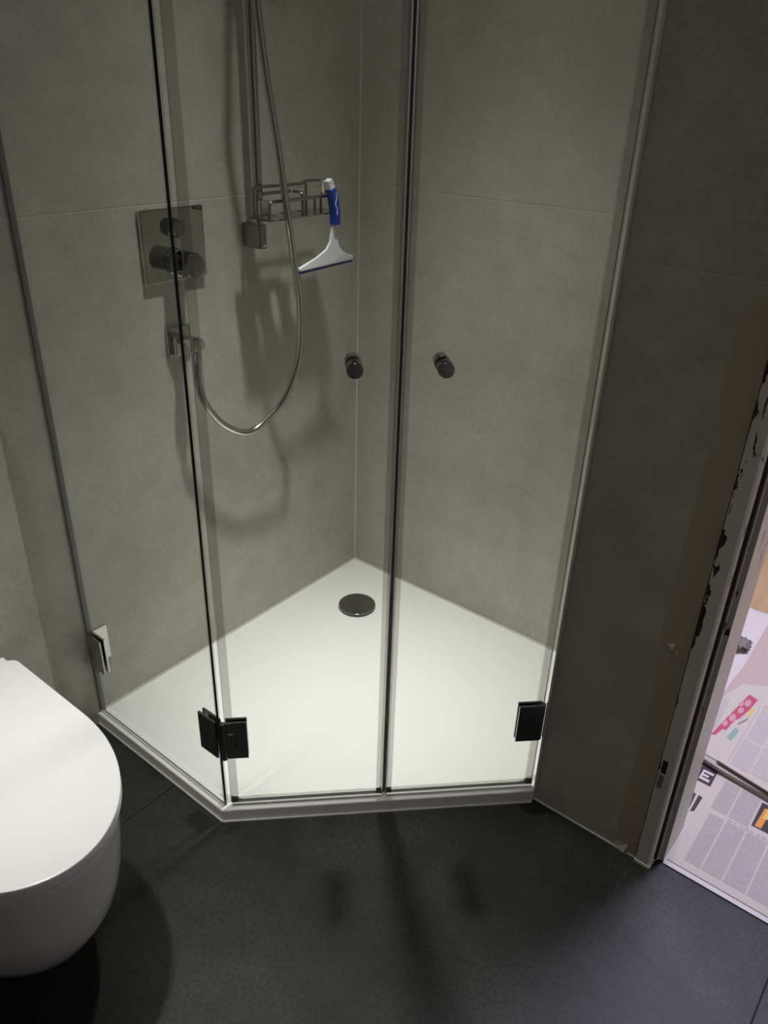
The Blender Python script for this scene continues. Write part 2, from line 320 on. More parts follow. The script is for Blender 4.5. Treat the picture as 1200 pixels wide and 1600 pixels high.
# ------------------------------------------------------------------ shower tray
t = thing('shower_tray', (0.5, -0.5, 0), 'white five-sided shower tray on the floor in the tiled corner', 'shower tray')
TP = [(0.0, 0.0), (0.0, -1.008), (0.480, -1.008), (0.985, -0.503), (0.985, 0.0)]
bm = bmesh.new(); a = [bm.verts.new((*p, 0.001)) for p in TP]; c = [bm.verts.new((*p, 0.036)) for p in TP]
bm.faces.new(a[::-1]); top = bm.faces.new(c)
for i in range(5): bm.faces.new((a[i], a[(i+1) % 5], c[(i+1) % 5], c[i]))
bmesh.ops.bevel(bm, geom=[e for e in bm.edges if all(abs(v.co.z-0.036) < 1e-6 for v in e.verts)], offset=0.004, segments=4, profile=0.5, affect='EDGES')
body = finish('tray_body', bm, M['tray'], t)
for p, q in (((0, -1.008), (0.480, -1.008)), ((0.480, -1.008), (0.985, -0.503))):
    d = (Vector(q)-Vector(p)).normalized(); n = Vector((d.y, -d.x)); 
    prism('silicone_bead', [p, (Vector(p)+n*0.0035)[:], (Vector(q)+n*0.0035)[:], q], 0.0, 0.0035, M['silicone'], t)
prism('silicone_bead', [(0.0, 0.0), (0.004, -0.004), (0.004, -0.985), (0.0, -0.985)], 0.0362, 0.0395, M['silicone'], t)
prism('silicone_bead', [(0.004, -0.004), (0.0, 0.0), (0.985, 0.0), (0.985, -0.004)], 0.0362, 0.0395, M['silicone'], t)
own(t)
t = thing('shower_drain', (0.195, -0.214, 0.036), 'round dark chrome drain cover lying on the white shower tray', 'drain')
lathe('drain_base', [(0, 0.0005), (0.050, 0.0005), (0.050, 0.0055), (0, 0.0055)], M['black'], t)
lathe('drain_cover', [(0, 0.0056), (0.053, 0.0056), (0.0565, 0.007), (0.0575, 0.009), (0.0568, 0.0112), (0.054, 0.0122), (0, 0.0125)], M['hingemetal'], t, n=64, sharp=60)

# ------------------------------------------------------------------ glass enclosure
ZB, ZTOP = 0.0385, 2.02
def slab(name, p, q, z0, z1, th, parent, dark_end=False):
    """glass pane between floor points p and q: faces clear, rim dark"""
    p, q = Vector(p), Vector(q); d = (q-p).normalized(); n = Vector((-d.y, d.x))*th/2
    bm = bmesh.new(); pts = [p-n, q-n, q+n, p+n]
    a = [bm.verts.new((*v, z0)) for v in pts]; c = [bm.verts.new((*v, z1)) for v in pts]
    fs = [bm.faces.new((a[0], a[1], c[1], c[0])), bm.faces.new((a[2], a[3], c[3], c[2]))]
    rim = [bm.faces.new((a[1], a[2], c[2], c[1])), bm.faces.new((a[3], a[0], c[0], c[3])), bm.faces.new(c), bm.faces.new(a[::-1])]
    for i_, f in enumerate(rim): f.material_index = 1 if (dark_end and i_ == 0) else 2
    me = bpy.data.meshes.new(name); bmesh.ops.recalc_face_normals(bm, faces=bm.faces); bm.to_mesh(me); bm.free()
    return link(name, me, [M['glass'], M['edge'], M['rim']], parent)
def strip(name, p, q, off0, off1, z0, z1, m, parent):
    """strip between floor points, its depth from off0 to off1 along the pane normal (+ = outwards)"""
    p, q = Vector(p), Vector(q); d = (q-p).normalized(); n = Vector((d.y, -d.x))
    return prism(name, [(p+n*off1)[:], (q+n*off1)[:], (q+n*off0)[:], (p+n*off0)[:]], z0, z1, m, parent)
PY = -0.993; PA = Vector((0.0, PY)); PB = Vector((0.4755, PY))          # fixed panel
DA = Vector((0.4825, -0.9860)); DB = Vector((0.9765, -0.4920)); DD = (DB-DA).normalized(); DN = Vector((DD.y, -DD.x))
MID = DA+DD*0.3475
def along(s): return DA+DD*s
LEN = (DB-DA).length
EN = thing('shower_enclosure', (*along(LEN/2), ZB), 'frameless clear glass shower enclosure with two doors and dark chrome hinges', 'shower enclosure')
sp_ = slab('side_panel', PA+Vector((0.003, 0)), PB, ZB, ZTOP, 0.006, EN, True)
strip('wall_joint', PA+Vector((0.0005, 0)), PA+Vector((0.0065, 0)), -0.0055, 0.0055, ZB-0.002, ZTOP, M['magseal'], sp_)
strip('bottom_bead', PA+Vector((0.004, 0)), PB, 0.0032, 0.006, 0.0365, 0.041, M['silicone'], sp_)
strip('edge_seal', PB+Vector((-0.013, 0)), PB+Vector((0.002, 0)), -0.0055, -0.0038, ZB, ZTOP, M['seal'], sp_)
for c_, u_, v_ in ((PB, Vector((-1, 0)), DD), (DB, -DD, Vector((0, 1)))):
    c0 = Vector(c_)+(u_+v_)*0.010+Vector((0, 0.004)); prism('corner_wedge', [c0[:], (c0+v_*0.032)[:], (c0+(u_+v_)*0.020)[:], (c0+u_*0.030)[:]], 0.0366, 0.0430, M['seal'], sp_, bev=0.001)
def knobs(px, parent):
    p = Vector((*px, 1.060)); n = Vector((DN.x, DN.y, 0)); r = 0.0142
    for sgn in (1, -1):
        prof = [(0, 0), (0.0115, 0), (0.0115, 0.0030), (r-0.001, 0.0034), (r, 0.0045), (r, 0.0262), (r-0.0015, 0.0282), (0, 0.0290)]
        lathe('knob', [(a_, h_+0.0032) for a_, h_ in prof], M['knobmetal'], parent, origin=p, axis=n*sgn, n=40, sharp=40)
def door(s0, s1, hinge_at_start, kpx):
    z0 = ZB+0.009
    t = slab('door', along(s0+0.004), along(s1-0.004), z0, ZTOP, 0.006, EN)
    for o0, o1 in ((0.0032, 0.0045), (-0.0045, -0.0032)):
        strip('bottom_seal', along(s0+0.004), along(s1-0.004), o0, o1, z0-0.006, z0+0.010, M['seal'], t)
    strip('drip_lip', along(s0+0.004), along(s1-0.004), -0.018, -0.0046, z0-0.005, z0-0.0035, M['seal'], t)
    e = s1 if hinge_at_start else s0; h = s0 if hinge_at_start else s1
    sg = -1 if hinge_at_start else 1
    lo, hi = sorted((e+sg*0.0086, e+sg*0.0175))
    for o0, o1 in ((0.0032, 0.0044), (-0.0044, -0.0032)): strip('edge_seal', along(lo), along(hi), o0, o1, z0, ZTOP, M['seal'], t)
    lo, hi = sorted((e+sg*0.0012, e+sg*0.0026))
    strip('magnet_strip', along(lo), along(hi), -0.0058, 0.0050, z0-0.004, ZTOP, M['magseal'], t)
    lo, hi = sorted((e+sg*0.0027, e+sg*0.0044))
    strip('seal_lip', along(lo), along(hi), 0.0032, 0.0064, z0-0.004, ZTOP, M['lip'], t)
    lo, hi = sorted((e+sg*0.0045, e+sg*0.0085))
    for o0, o1 in ((0.0032, 0.0050), (-0.0050, -0.0032)): strip('seal_core', along(lo), along(hi), o0, o1, z0, ZTOP, M['core'], t)
    lo, hi = sorted((h-sg*0.0025, h-sg*0.0200))
    for o0, o1 in ((0.0032, 0.0044), (-0.0044, -0.0032)): strip('edge_seal', along(lo), along(hi), o0, o1, z0, ZTOP, M['seal'], t)
    knobs(kpx, t)
door(0.0, 0.3475, True, (0.6725, -0.7965))
door(0.3475, LEN, False, (0.7805, -0.6885))
strip('gap_gasket', along(0.3466), along(0.3484), -0.0055, -0.002, ZB+0.004, ZTOP, M['black'], EN)

def plate(name, p, d, s0, s1, o0, o1, z0, z1, m, parent, bev=0.0012):
    """metal plate lying along direction d from point p, between offsets o0..o1 along the outward normal"""
    d = Vector(d).normalized(); n = Vector((d.y, -d.x)); p = Vector(p)
    pts = [(p+d*s0+n*o1)[:], (p+d*s1+n*o1)[:], (p+d*s1+n*o0)[:], (p+d*s0+n*o0)[:]]
    return prism(name, pts, z0, z1, m, parent, bev=bev, seg=2)
HM = M['hingemetal']; X = (1, 0)
z0, z1 = 0.187, 0.288; zc = (z0+z1)/2                     # corner hinge, side panel to left door
hg = lathe('hinge', [(0, -0.0503), (0.0062, -0.0503), (0.0062, 0.0503), (0, 0.0503)], HM, EN, origin=(*(DA+DN*0.0085-DD*0.001), zc), n=20)
for o0, o1 in ((0.0036, 0.0090), (-0.0090, -0.0036)):
    plate('hinge_plate', PB, X, -0.0560, -0.0005, o0, o1, z0, z1, HM, hg); plate('hinge_plate', DA, DD, 0.0045, 0.0500, o0, o1, z0, z1, HM, hg)
plate('pivot_block', DA, DD, 0.006, 0.0245, 0.0091, 0.0110, zc-0.020, zc+0.020, HM, hg, 0.0005)
plate('pivot_slot', DA, DD, 0.0140, 0.0152, 0.0111, 0.0115, zc-0.010, zc+0.012, M['black'], hg, 0)
plate('pivot_gap', DA, DD, 0.0246, 0.0258, 0.0091, 0.0095, zc-0.021, zc+0.021, M['black'], hg, 0)
z0, z1 = 0.190, 0.291; zc = (z0+z1)/2                     # right door to the wall end
hg = lathe('hinge', [(0, -0.0503), (0.0055, -0.0503), (0.0055, 0.0503), (0, 0.0503)], HM, EN, origin=(*(along(LEN-0.0045)+DN*0.002), zc), n=20)
for o0, o1 in ((0.0036, 0.0092), (-0.0092, -0.0036)): plate('hinge_plate', DA, DD, LEN-0.0600, LEN-0.0050, o0, o1, z0, z1, HM, hg)
plate('pivot_slot', DA, DD, LEN-0.0300, LEN-0.0286, 0.0093, 0.0097, zc-0.016, zc+0.016, M['black'], hg, 0)
bx('wall_plate', 0.9770, 0.9830, -0.487, -0.440, z0, z1, HM, hg, bev=0.001)
cl = bx('wall_clamp', 0.0003, 0.0050, -0.9832, -0.9470, 0.186, 0.284, M['chrome_sat'], EN, bev=0.001)
plate('clamp_plate', (0, PY), X, 0.001, 0.056, 0.0036, 0.0088, 0.186, 0.284, M['clampmetal'], cl)
plate('clamp_plate', (0, PY), X, 0.001, 0.056, -0.0088, -0.0036, 0.186, 0.284, M['chrome_sat'], cl)
own(EN)

# ------------------------------------------------------------------ mixer
t = thing('shower_mixer', (0.0, -0.639, 1.15), 'square chrome thermostat mixer plate on the left shower wall', 'shower mixer')
bx('wall_plate', 0.0004, 0.013, -0.7240, -0.5560, 1.073, 1.2275, M['mirror'], t, bev=0.003)
def kn(nm, y, z, r, L, rim):
    k = lathe(nm, [(0, 0.0131), (r*1.08, 0.0131), (r*1.08, 0.018), (r, 0.0195), (r, L-0.003), (r-0.002, L-0.0005), (r-0.005, L), (0, L)], M['knobmetal'], t, origin=(0, y, z), axis=(1, 0, 0), n=40)
    if rim: lathe('grip_ring', [(r*1.02, 0.026), (r*1.06, 0.027), (r*1.06, 0.032), (r*1.02, 0.033)], M['chrome'], k, origin=(0, y, z), axis=(1, 0, 0), n=40)
kn('temperature_knob', -0.640, 1.114, 0.0275, 0.079, True)
bx('stop_button', 0.034, 0.046, -0.645, -0.636, 1.0835, 1.0880, M['chrome'], t, bev=0.001)
kn('diverter_knob', -0.642, 1.187, 0.0190, 0.036, False)
own(t)
# ------------------------------------------------------------------ wall elbow
t = thing('hose_outlet', (0.0, -0.648, 0.935), 'chrome hose outlet elbow on a small square wall plate below the mixer', 'hose outlet')
bx('wall_plate', 0.0004, 0.0085, -0.682, -0.615, 0.902, 0.969, M['mirror'], t, bev=0.002)
lathe('elbow_body', [(0, 0.0086), (0.0120, 0.0086), (0.0120, 0.055), (0.0165, 0.060), (0.0165, 0.079), (0.0150, 0.082), (0, 0.083)], M['chrome'], t, origin=(0, -0.6495, 0.940), axis=(1, 0, 0))
bx('bracket_leg', 0.0086, 0.022, -0.672, -0.652, 0.904, 0.950, M['chrome'], t, bev=0.004)
lathe('hose_nut', [(0, 0), (0.0085, 0), (0.0100, 0.006), (0.0105, 0.030), (0, 0.030)], M['chrome_sat'], t, origin=(0.0695, -0.6515, 0.898))
own(t)
# ------------------------------------------------------------------ hose
HP = [(0.132, -0.470, 1.780), (0.1400, -0.4819, 1.6782), (0.1420, -0.4862, 1.6149), (0.1450, -0.4678, 1.4706), (0.1500, -0.4520, 1.3681), (0.1585, -0.4374, 1.2320), (0.1510, -0.4118, 1.1167), (0.1420, -0.3883, 1.0379), (0.1340, -0.3760, 0.9565), (0.1230, -0.3748, 0.8560), (0.1120, -0.3916, 0.7895), (0.1020, -0.4184, 0.7418), (0.0920, -0.4559, 0.7111), (0.0850, -0.4954, 0.6891), (0.0800, -0.5345, 0.6890), (0.0750, -0.5807, 0.7172), (0.0700, -0.6138, 0.7542), (0.0680, -0.6409, 0.8021), (0.0680, -0.6518, 0.8448), (0.0690, -0.6515, 0.8990)]
hp = catmull(HP, 26)
bm = bmesh.new(); tube(bm, hp, lambda i: 0.0086 if i % 2 else 0.0079, 12); h = autosmooth(finish('shower_hose', bm, M['hose']), 60)
h['label'] = 'flexible chrome shower hose hanging in a long loop'; h['category'] = 'shower hose'
# ------------------------------------------------------------------ rail, with slider and hand shower above the picture
t = thing('shower_rail', (0.05, -0.42, 1.12), 'vertical chrome shower rail on the left wall beside the hose', 'shower rail')
lathe('rail_tube', [(0, 1.150), (0.0105, 1.150), (0.0105, 2.02), (0, 2.02)], M['railmetal'], t, origin=(0.050, -0.420, 0), n=28)
for z0 in (1.121, 1.985):
    bx('wall_bracket', 0.0004, 0.0630, -0.4330, -0.4085, z0, z0+0.056, M['knobmetal'], t, bev=0.005, seg=3)
bx('slider', 0.030, 0.095, -0.445, -0.397, 1.775, 1.815, M['chrome_sat'], t, bev=0.006)
own(t)
t = thing('hand_shower', (0.1, -0.43, 1.8), 'chrome hand shower in a slider above the frame on the rail', 'hand shower')
wire('handle', catmull([(0.128, -0.468, 1.795), (0.137, -0.430, 1.87), (0.165, -0.42, 1.95)], 8), 0.012, M['chrome'], t, 14)
lathe('spray_head', [(0, 0), (0.05, 0.0), (0.055, 0.006), (0.05, 0.018), (0, 0.024)], M['chrome'], t, origin=(0.185, -0.42, 1.945), axis=(-0.45, 0, 0.9))
own(t)
# ------------------------------------------------------------------ soap basket on the rail
t = thing('soap_basket', (0.10, -0.33, 1.19), 'chrome wire soap basket fixed beside the rail on the left wall', 'basket')
ZP = 1.198
bm = bmesh.new(); nx, ny = 14, 26; X0, X1, Y0, Y1 = 0.070, 0.150, -0.480, -0.236
# shelf plate with oval holes
def inhole(x, y):
    for cx, cy, a_, b_ in ((0.090, -0.371, 0.017, 0.0115), (0.090, -0.314, 0.017, 0.0115), (0.102, -0.424, 0.018, 0.007)):
        if ((x-cx)/a_)**2+((y-cy)/b_)**2 < 1: return True
    return False
nx, ny = 32, 92; grid = {}
for i in range(nx+1):
    for j in range(ny+1):
        x = X0+(X1-X0)*i/nx; y = Y0+(Y1-Y0)*j/ny
        grid[i, j] = bm.verts.new((x, y, ZP))
for i in range(nx):
    for j in range(ny):
        x = X0+(X1-X0)*(i+.5)/nx; y = Y0+(Y1-Y0)*(j+.5)/ny
        cx = min(x-X0, X1-x); cy = min(y-Y0, Y1-y); r = 0.018
        if x > 0.11 and cx < r and cy < r and (r-cx)**2+(r-cy)**2 > r*r: continue
        if not inhole(x, y): bm.faces.new((grid[i, j], grid[i+1, j], grid[i+1, j+1], grid[i, j+1]))
bmesh.ops.delete(bm, geom=[v for v in bm.verts if not v.link_faces], context='VERTS')
r_ = bmesh.ops.extrude_face_region(bm, geom=bm.faces[:]); bmesh.ops.translate(bm, verts=[e for e in r_['geom'] if isinstance(e, bmesh.types.BMVert)], vec=(0, 0, 0.003))
finish('shelf_plate', bm, M['wirechrome'], t)
R = 0.0036
wire('front_loop', rounded([(0.1465, -0.477, ZP), (0.1465, -0.477, 1.239), (0.1465, -0.252, 1.239), (0.1465, -0.252, ZP)], 0.012), R, M['wirechrome'], t)
wire('upright', [(0.1465, -0.331, ZP), (0.1465, -0.331, 1.239)], R, M['wirechrome'], t)
wire('side_loop', rounded([(0.132, -0.240, ZP), (0.132, -0.240, 1.239), (0.080, -0.240, 1.239), (0.080, -0.240, ZP)], 0.014), R, M['wirechrome'], t)
wire('middle_loop', rounded([(0.085, -0.440, 1.248), (0.085, -0.345, 1.248), (0.120, -0.345, 1.248), (0.120, -0.345, ZP)], 0.012), R, M['wirechrome'], t)
wire('back_loop', rounded([(0.075, -0.456, 1.262), (0.075, -0.300, 1.260), (0.075, -0.286, 1.266), (0.075, -0.238, 1.264)], 0.012), R, M['wirechrome'], t)
wire('upright', [(0.075, -0.287, ZP), (0.075, -0.287, 1.266)], R, M['wirechrome'], t)
wire('upright', [(0.073, -0.456, ZP), (0.073, -0.456, 1.262)], R, M['wirechrome'], t)
bx('rail_clip', 0.0608, 0.0740, -0.4345, -0.4055, 1.199, 1.232, M['chrome_sat'], t, bev=0.004)
own(t)
# ------------------------------------------------------------------ squeegee
t = thing('squeegee', (0.163, -0.255, 1.07), 'white and blue bathroom squeegee hanging from the soap basket', 'squeegee')
SX = 0.162
def ribbon(name, outline, x0, x1, m, bev=0.003):
    bm = bmesh.new(); a = [bm.verts.new((x0, y, z)) for y, z in outline]; c = [bm.verts.new((x1, y, z)) for y, z in outline]
    bm.faces.new(a); bm.faces.new(c[::-1]); n = len(outline)
    for i in range(n): bm.faces.new((a[i], c[i], c[(i+1) % n], a[(i+1) % n]))
    o = finish(name, bm, m, t, bev=bev, seg=2); return autosmooth(o, 40)
def band(pts, ws):
    P = catmull([(p[0], p[1], 0) for p in pts], 6); n = len(P); L, Rr = [], []
    for i, p in enumerate(P):
        f = i/(n-1)*(len(ws)-1); k_ = min(int(f), len(ws)-2); wd_ = ws[k_]*(1-(f-k_))+ws[k_+1]*(f-k_)
        d = (P[min(i+1, n-1)]-P[max(i-1, 0)]).normalized(); nn = Vector((-d.y, d.x, 0))
        L.append((p+nn*wd_/2)[:2]); Rr.append((p-nn*wd_/2)[:2])
    return L+Rr[::-1]
# blade holder with its slender neck, hanging handle, rubber lip
neck = [(-0.2690, 1.176), (-0.2685, 1.160), (-0.2660, 1.138), (-0.2600, 1.120), (-0.2450, 1.1065), (-0.2080, 1.0935), (-0.2050, 1.0890), (-0.2080, 1.0835),
        (-0.3960, 1.0790), (-0.3975, 1.0850), (-0.3940, 1.0885), (-0.3330, 1.1050), (-0.3010, 1.1170), (-0.2860, 1.1350), (-0.2815, 1.1580), (-0.2815, 1.176)]
ribbon('blade_holder', neck, 0.151, 0.158, M['white_plastic'], 0.002)
ribbon('rubber_blade', [(-0.2060, 1.0842), (-0.2060, 1.0775), (-0.3970, 1.0730), (-0.3970, 1.0797)], 0.153, 0.156, M['bladeblue'], 0.0005)
ribbon('handle_core', band([(-0.2750, 1.170), (-0.2760, 1.205), (-0.2830, 1.235), (-0.2920, 1.262), (-0.2985, 1.2755)], [0.013, 0.014, 0.015, 0.016, 0.013]), 0.151, 0.166, M['white_plastic'], 0.004)
ribbon('rubber_grip', band([(-0.2748, 1.174), (-0.2752, 1.200), (-0.2805, 1.228), (-0.2900, 1.2560)], [0.0165, 0.0175, 0.0180, 0.0160]), 0.1495, 0.168, M['blue'], 0.004)
ribbon('hanging_hole', [(-0.2935, 1.266), (-0.2965, 1.273), (-0.2995, 1.272), (-0.2965, 1.265)], 0.1655, 0.1664, M['paper2'], 0)
# swirl moulded on the grip in pale lettering
wire('grip_mark', catmull([(0.1683, -0.2815, 1.247), (0.1683, -0.2790, 1.235), (0.1683, -0.2835, 1.222), (0.1683, -0.2775, 1.212), (0.1683, -0.2770, 1.198)], 5), 0.0012, M['white_plastic'], t, 6)
wire('hook', rounded([(0.1512, -0.2960, 1.270), (0.1400, -0.2960, 1.270), (0.1400, -0.2960, 1.2450)], 0.005), 0.0024, M['white_plastic'], t, 8)
own(t)

# ------------------------------------------------------------------ toilet
TY = -1.430
def dshape(s, x_back, x_tip, hw, z, n=56, rc=0.02, p=2.0):
    """D outline: rounded back corners, straight sides, elliptical front"""
    a = (x_tip-x_back)*0.52; xs = x_tip-a; out = []
    for i in range(5):
        th = PI+PI/2*i/4; out.append((x_back+rc+rc*math.cos(th), TY-hw+rc+rc*math.sin(th)))
    m_ = n
    for i in range(m_+1):
        th = -PI/2+PI*i/m_; c_, s_ = math.cos(th), math.sin(th)
        out.append((xs+a*abs(c_)**(2/p), TY+hw*math.copysign(abs(s_)**(2/p), s_)))
    for i in range(5):
        th = PI/2+PI/2*i/4; out.append((x_back+rc+rc*math.cos(th), TY+hw-rc+rc*math.sin(th)))
    return [Vector((x, y, z)) for x, y in out]
def loft(name, rings, m, parent, cap=True, sharp=40):
    bm = bmesh.new(); R_ = [[bm.verts.new(v) for v in r] for r in rings]; n = len(R_[0])
    for a, c in zip(R_, R_[1:]):
        for i in range(n): bm.faces.new((a[i], a[(i+1) % n], c[(i+1) % n], c[i]))
    if cap: bm.faces.new(R_[0][::-1]); bm.faces.new(R_[-1])
    return autosmooth(finish(name, bm, m, parent), sharp)
t = thing('toilet', (0.13, TY, 0.25), 'white wall-hung toilet with its lid closed beside the shower', 'toilet')
prof = [(0.060, 0.40, 0.090), (0.066, 0.47, 0.112), (0.080, 0.520, 0.130), (0.105, 0.562, 0.145), (0.140, 0.597, 0.157), (0.180, 0.622, 0.1655), (0.225, 0.645, 0.173), (0.28, 0.661, 0.178), (0.34, 0.671, 0.181), (0.395, 0.677, 0.1825), (0.409, 0.677, 0.1825), (0.413, 0.674, 0.180)]
loft('bowl', [dshape(0, 0.1305, xt, hw, z, rc=0.004+0.016*min(1, (z-.07)*8)) for z, xt, hw in prof], M['ceramic'], t)
loft('seat', [dshape(0, 0.175, 0.679-i, 0.1845-i, z) for z, i in ((0.4145, 0.004), (0.4158, 0.0015), (0.4170, 0.0005), (0.4270, 0.0005), (0.4280, 0.0015), (0.4284, 0.004))], M['lid'], t)
loft('lid', [dshape(0, 0.172, 0.687-i, 0.186-i, z) for z, i in ((0.4318, 0.0015), (0.4325, 0.0), (0.4486, 0.0), (0.4496, 0.0004), (0.4502, 0.0014), (0.4504, 0.004), (0.4506, 0.03))], M['lid'], t)
for y in (-1.500, -1.3000):
    lathe('hinge_cap', [(0, 0), (0.012, 0), (0.012, 0.036), (0, 0.036)], M['lid'], t, origin=(0.160, y, 0.408), n=24)
bx('lid_hinge', 0.140, 0.173, -1.275, -1.2520, 0.412, 0.4400, M['lid'], t, bev=0.004)
bx('lid_hinge', 0.140, 0.173, -1.608, -1.585, 0.412, 0.4400, M['lid'], t, bev=0.004)
own(t)

# ------------------------------------------------------------------ masking tape on the dark wall
def sheet(name, pts, m, parent=None):
    bm = bmesh.new(); bm.faces.new([bm.verts.new(p) for p in pts]); 
    r_ = bmesh.ops.extrude_face_region(bm, geom=bm.faces[:]); bmesh.ops.translate(bm, verts=[e for e in r_['geom'] if isinstance(e, bmesh.types.BMVert)], vec=(0, -0.0004, 0))
    return finish(name, bm, m, parent)
def tape(pts, label, y):
    o = sheet('masking_tape', [(x, y, z) for x, z in pts], M['tape']); o['label'] = label; o['category'] = 'masking tape'; return o
tape([(1.180, 0.560), (1.2365, 0.560), (1.2365, 1.180), (1.2365, 1.245), (1.179, 1.184), (1.1830, 0.90)], 'upper strip of tan masking tape along the dark wall edge', -0.4902)
t2 = thing('masking_tape', (1.21, -0.4906, 0.28), 'lower strip of tan masking tape with loose torn ends near the floor', 'masking tape')
sheet('tape_strip', [(1.1870, -0.4907, 0.0045), (1.2365, -0.4907, 0.0045), (1.2365, -0.4907, 0.572), (1.2020, -0.4907, 0.576), (1.1900, -0.4907, 0.566)], M['tape'], t2)
sheet('loose_end', [(1.1830, -0.4912, 0.0010), (1.2120, -0.4960, 0.0010), (1.2180, -0.4915, 0.0260), (1.1890, -0.4912, 0.0220)], M['tapeend'], t2)
sheet('curled_flap', [(1.1960, -0.4915, 0.566), (1.2060, -0.4935, 0.558), (1.2110, -0.4925, 0.572), (1.2030, -0.4915, 0.570)], M['tapeend'], t2)
sheet('curled_flap', [(1.2120, -0.4915, 0.556), (1.2150, -0.4925, 0.549), (1.2175, -0.4920, 0.551), (1.2150, -0.4915, 0.562)], M['tapeend'], t2)
own(t2)

# ------------------------------------------------------------------ papers on the floor beyond the door
def flat(name, pts, z, th, m, parent=None, lab=None):
    bm = bmesh.new(); a = [bm.verts.new((*p, z)) for p in pts]; c = [bm.verts.new((*p, z+th)) for p in pts]
    bm.faces.new(a[::-1]); bm.faces.new(c); n = len(pts)
    for i in range(n): bm.faces.new((a[i], a[(i+1) % n], c[(i+1) % n], c[i]))
    return finish(name, bm, m, parent)
def rect(x0, y0, x1, y1): return [(x0, y0), (x1, y0), (x1, y1), (x0, y1)]
def quad(pts, z, m, parent, name='printed_area'): return flat(name, pts, z, 0.0002, m, parent)
# dust sheet underneath
t = thing('dust_sheet', (1.5, -0.1, 0.0005), 'white dust sheet under the newspapers beyond the doorway', 'dust sheet')
flat('sheet', [(1.2905, -0.4565), (2.16, -0.4565), (2.16, -0.335), (2.16, 0.15), (1.245, 0.15), (1.235, -0.1), (1.242, -0.3), (1.2905, -0.3385)], 0.0006, 0.0012, M['cloth'], t); own(t)
# near newspaper
t = thing('newspaper', (1.55, -0.29, 0.002), 'open newspaper with grey columns of type right behind the door sill', 'newspaper')
flat('page', [(1.293, -0.450), (1.82, -0.452), (1.82, -0.125), (1.300, -0.125), (1.306, -0.25), (1.294, -0.30)], 0.0022, 0.0016, M['paper'], t)
Z = 0.0039
for a_, b_ in ((1.3225, 1.3565), (1.3605, 1.4025), (1.4065, 1.4520), (1.4560, 1.5000), (1.5040, 1.5480), (1.5520, 1.5960)):
    quad(rect(a_, -0.4285, b_, -0.262), Z, M['print'], t)
for a_, b_ in ((1.3180, 1.3550), (1.3590, 1.4030)): quad(rect(a_, -0.246, b_, -0.140), Z, M['print'], t)
for i, x in enumerate([1.362+0.0125*k_ for k_ in range(9)]):
    quad(rect(x, -0.2585, x+0.009-0.003*(i % 3 == 1), -0.2515), Z+0.0001, M['paper2'], t, 'headline')
quad(rect(1.408, -0.236, 1.520, -0.150), Z, M['ink'], t, 'photograph')
quad([(1.414, -0.232), (1.428, -0.232), (1.432, -0.160), (1.418, -0.165)], Z+0.0003, M['orange'], t, 'photograph_detail'); quad([(1.422, -0.20), (1.434, -0.196), (1.437, -0.156), (1.424, -0.160)], Z+0.0005, M['yellow'], t, 'photograph_detail')
own(t)
# newspaper half under it, with a black heading block
t = thing('newspaper', (1.27, -0.2, 0.0019), 'newspaper with a black heading block, lying under the other papers', 'newspaper')
flat('page', [(1.2910, -0.3360), (1.2480, -0.3360), (1.2300, -0.05), (1.33, -0.04), (1.33, -0.10), (1.2995, -0.124), (1.3050, -0.25), (1.2930, -0.30)], 0.0018, 0.0008, M['paper'], t)
quad([(1.2560, -0.182), (1.2500, -0.110), (1.2940, -0.122), (1.2955, -0.182)], 0.0027, M['ink'], t, 'heading_block')
# white block letter E reading along the page
for q in ([(1.264, -0.172), (1.268, -0.172), (1.268, -0.136), (1.264, -0.136)], [(1.268, -0.172), (1.288, -0.172), (1.288, -0.163), (1.268, -0.163)], [(1.268, -0.158), (1.282, -0.158), (1.282, -0.150), (1.268, -0.150)], [(1.268, -0.144), (1.290, -0.144), (1.290, -0.136), (1.268, -0.136)]):
    quad(q, 0.0030, M['cloth'], t, 'letter')
quad([(1.2740, -0.2820), (1.2700, -0.2260), (1.2770, -0.2260), (1.2800, -0.2820)], 0.0027, M['ink'], t, 'heading_bar'); quad([(1.2840, -0.2880), (1.2830, -0.2260), (1.2930, -0.2270), (1.2920, -0.2800)], 0.0027, M['ink'], t, 'heading_bar')
own(t)
# folded papers in two stacks
t = thing('folded_newspaper', (1.35, 0.0, 0.004), 'thick folded newspaper lying under the magazine and the text page', 'newspaper')
for i in range(4):
    flat('page', [(1.2300+0.002*i, -0.112-0.003*(i % 2)), (1.300, -0.122-0.002*i), (1.480, -0.146-0.003*((i+1) % 2)), (1.480, 0.20), (1.205, 0.17)], 0.0045+i*0.0040, 0.0032, (M['paper'], M['paper2'])[i % 2], t)
own(t)
t = thing('magazine', (1.26, 0.05, 0.021), 'magazine page with a red and teal printed banner', 'magazine')
flat('page', [(1.2320, -0.100), (1.2900, -0.108), (1.3400, 0.10), (1.3420, 0.30), (1.2420, 0.235), (1.2150, 0.150)], 0.0206, 0.0016, M['paper'], t)
Z = 0.0224
quad([(1.2390, -0.0250), (1.2490, -0.0200), (1.2560, 0.0150), (1.2640, 0.0150), (1.2700, 0.070), (1.2780, 0.085), (1.2880, 0.140), (1.2930, 0.192), (1.2680, 0.200)], Z, M['red'], t)
for x_, y_, s_ in ((1.262, 0.075, .008), (1.270, 0.118, .007), (1.254, 0.040, .006), (1.276, 0.160, .008), (1.263, 0.145, .006)):
    quad([(x_+s_*math.cos(k_*PI/4), y_+2.2*s_*math.sin(k_*PI/4)) for k_ in range(8)], Z+0.0003, M['rose'], t, 'printed_shape')
quad([(1.2740, -0.0080), (1.2870, -0.0160), (1.2920, 0.0360), (1.2800, 0.0430)], Z, M['teal'], t)
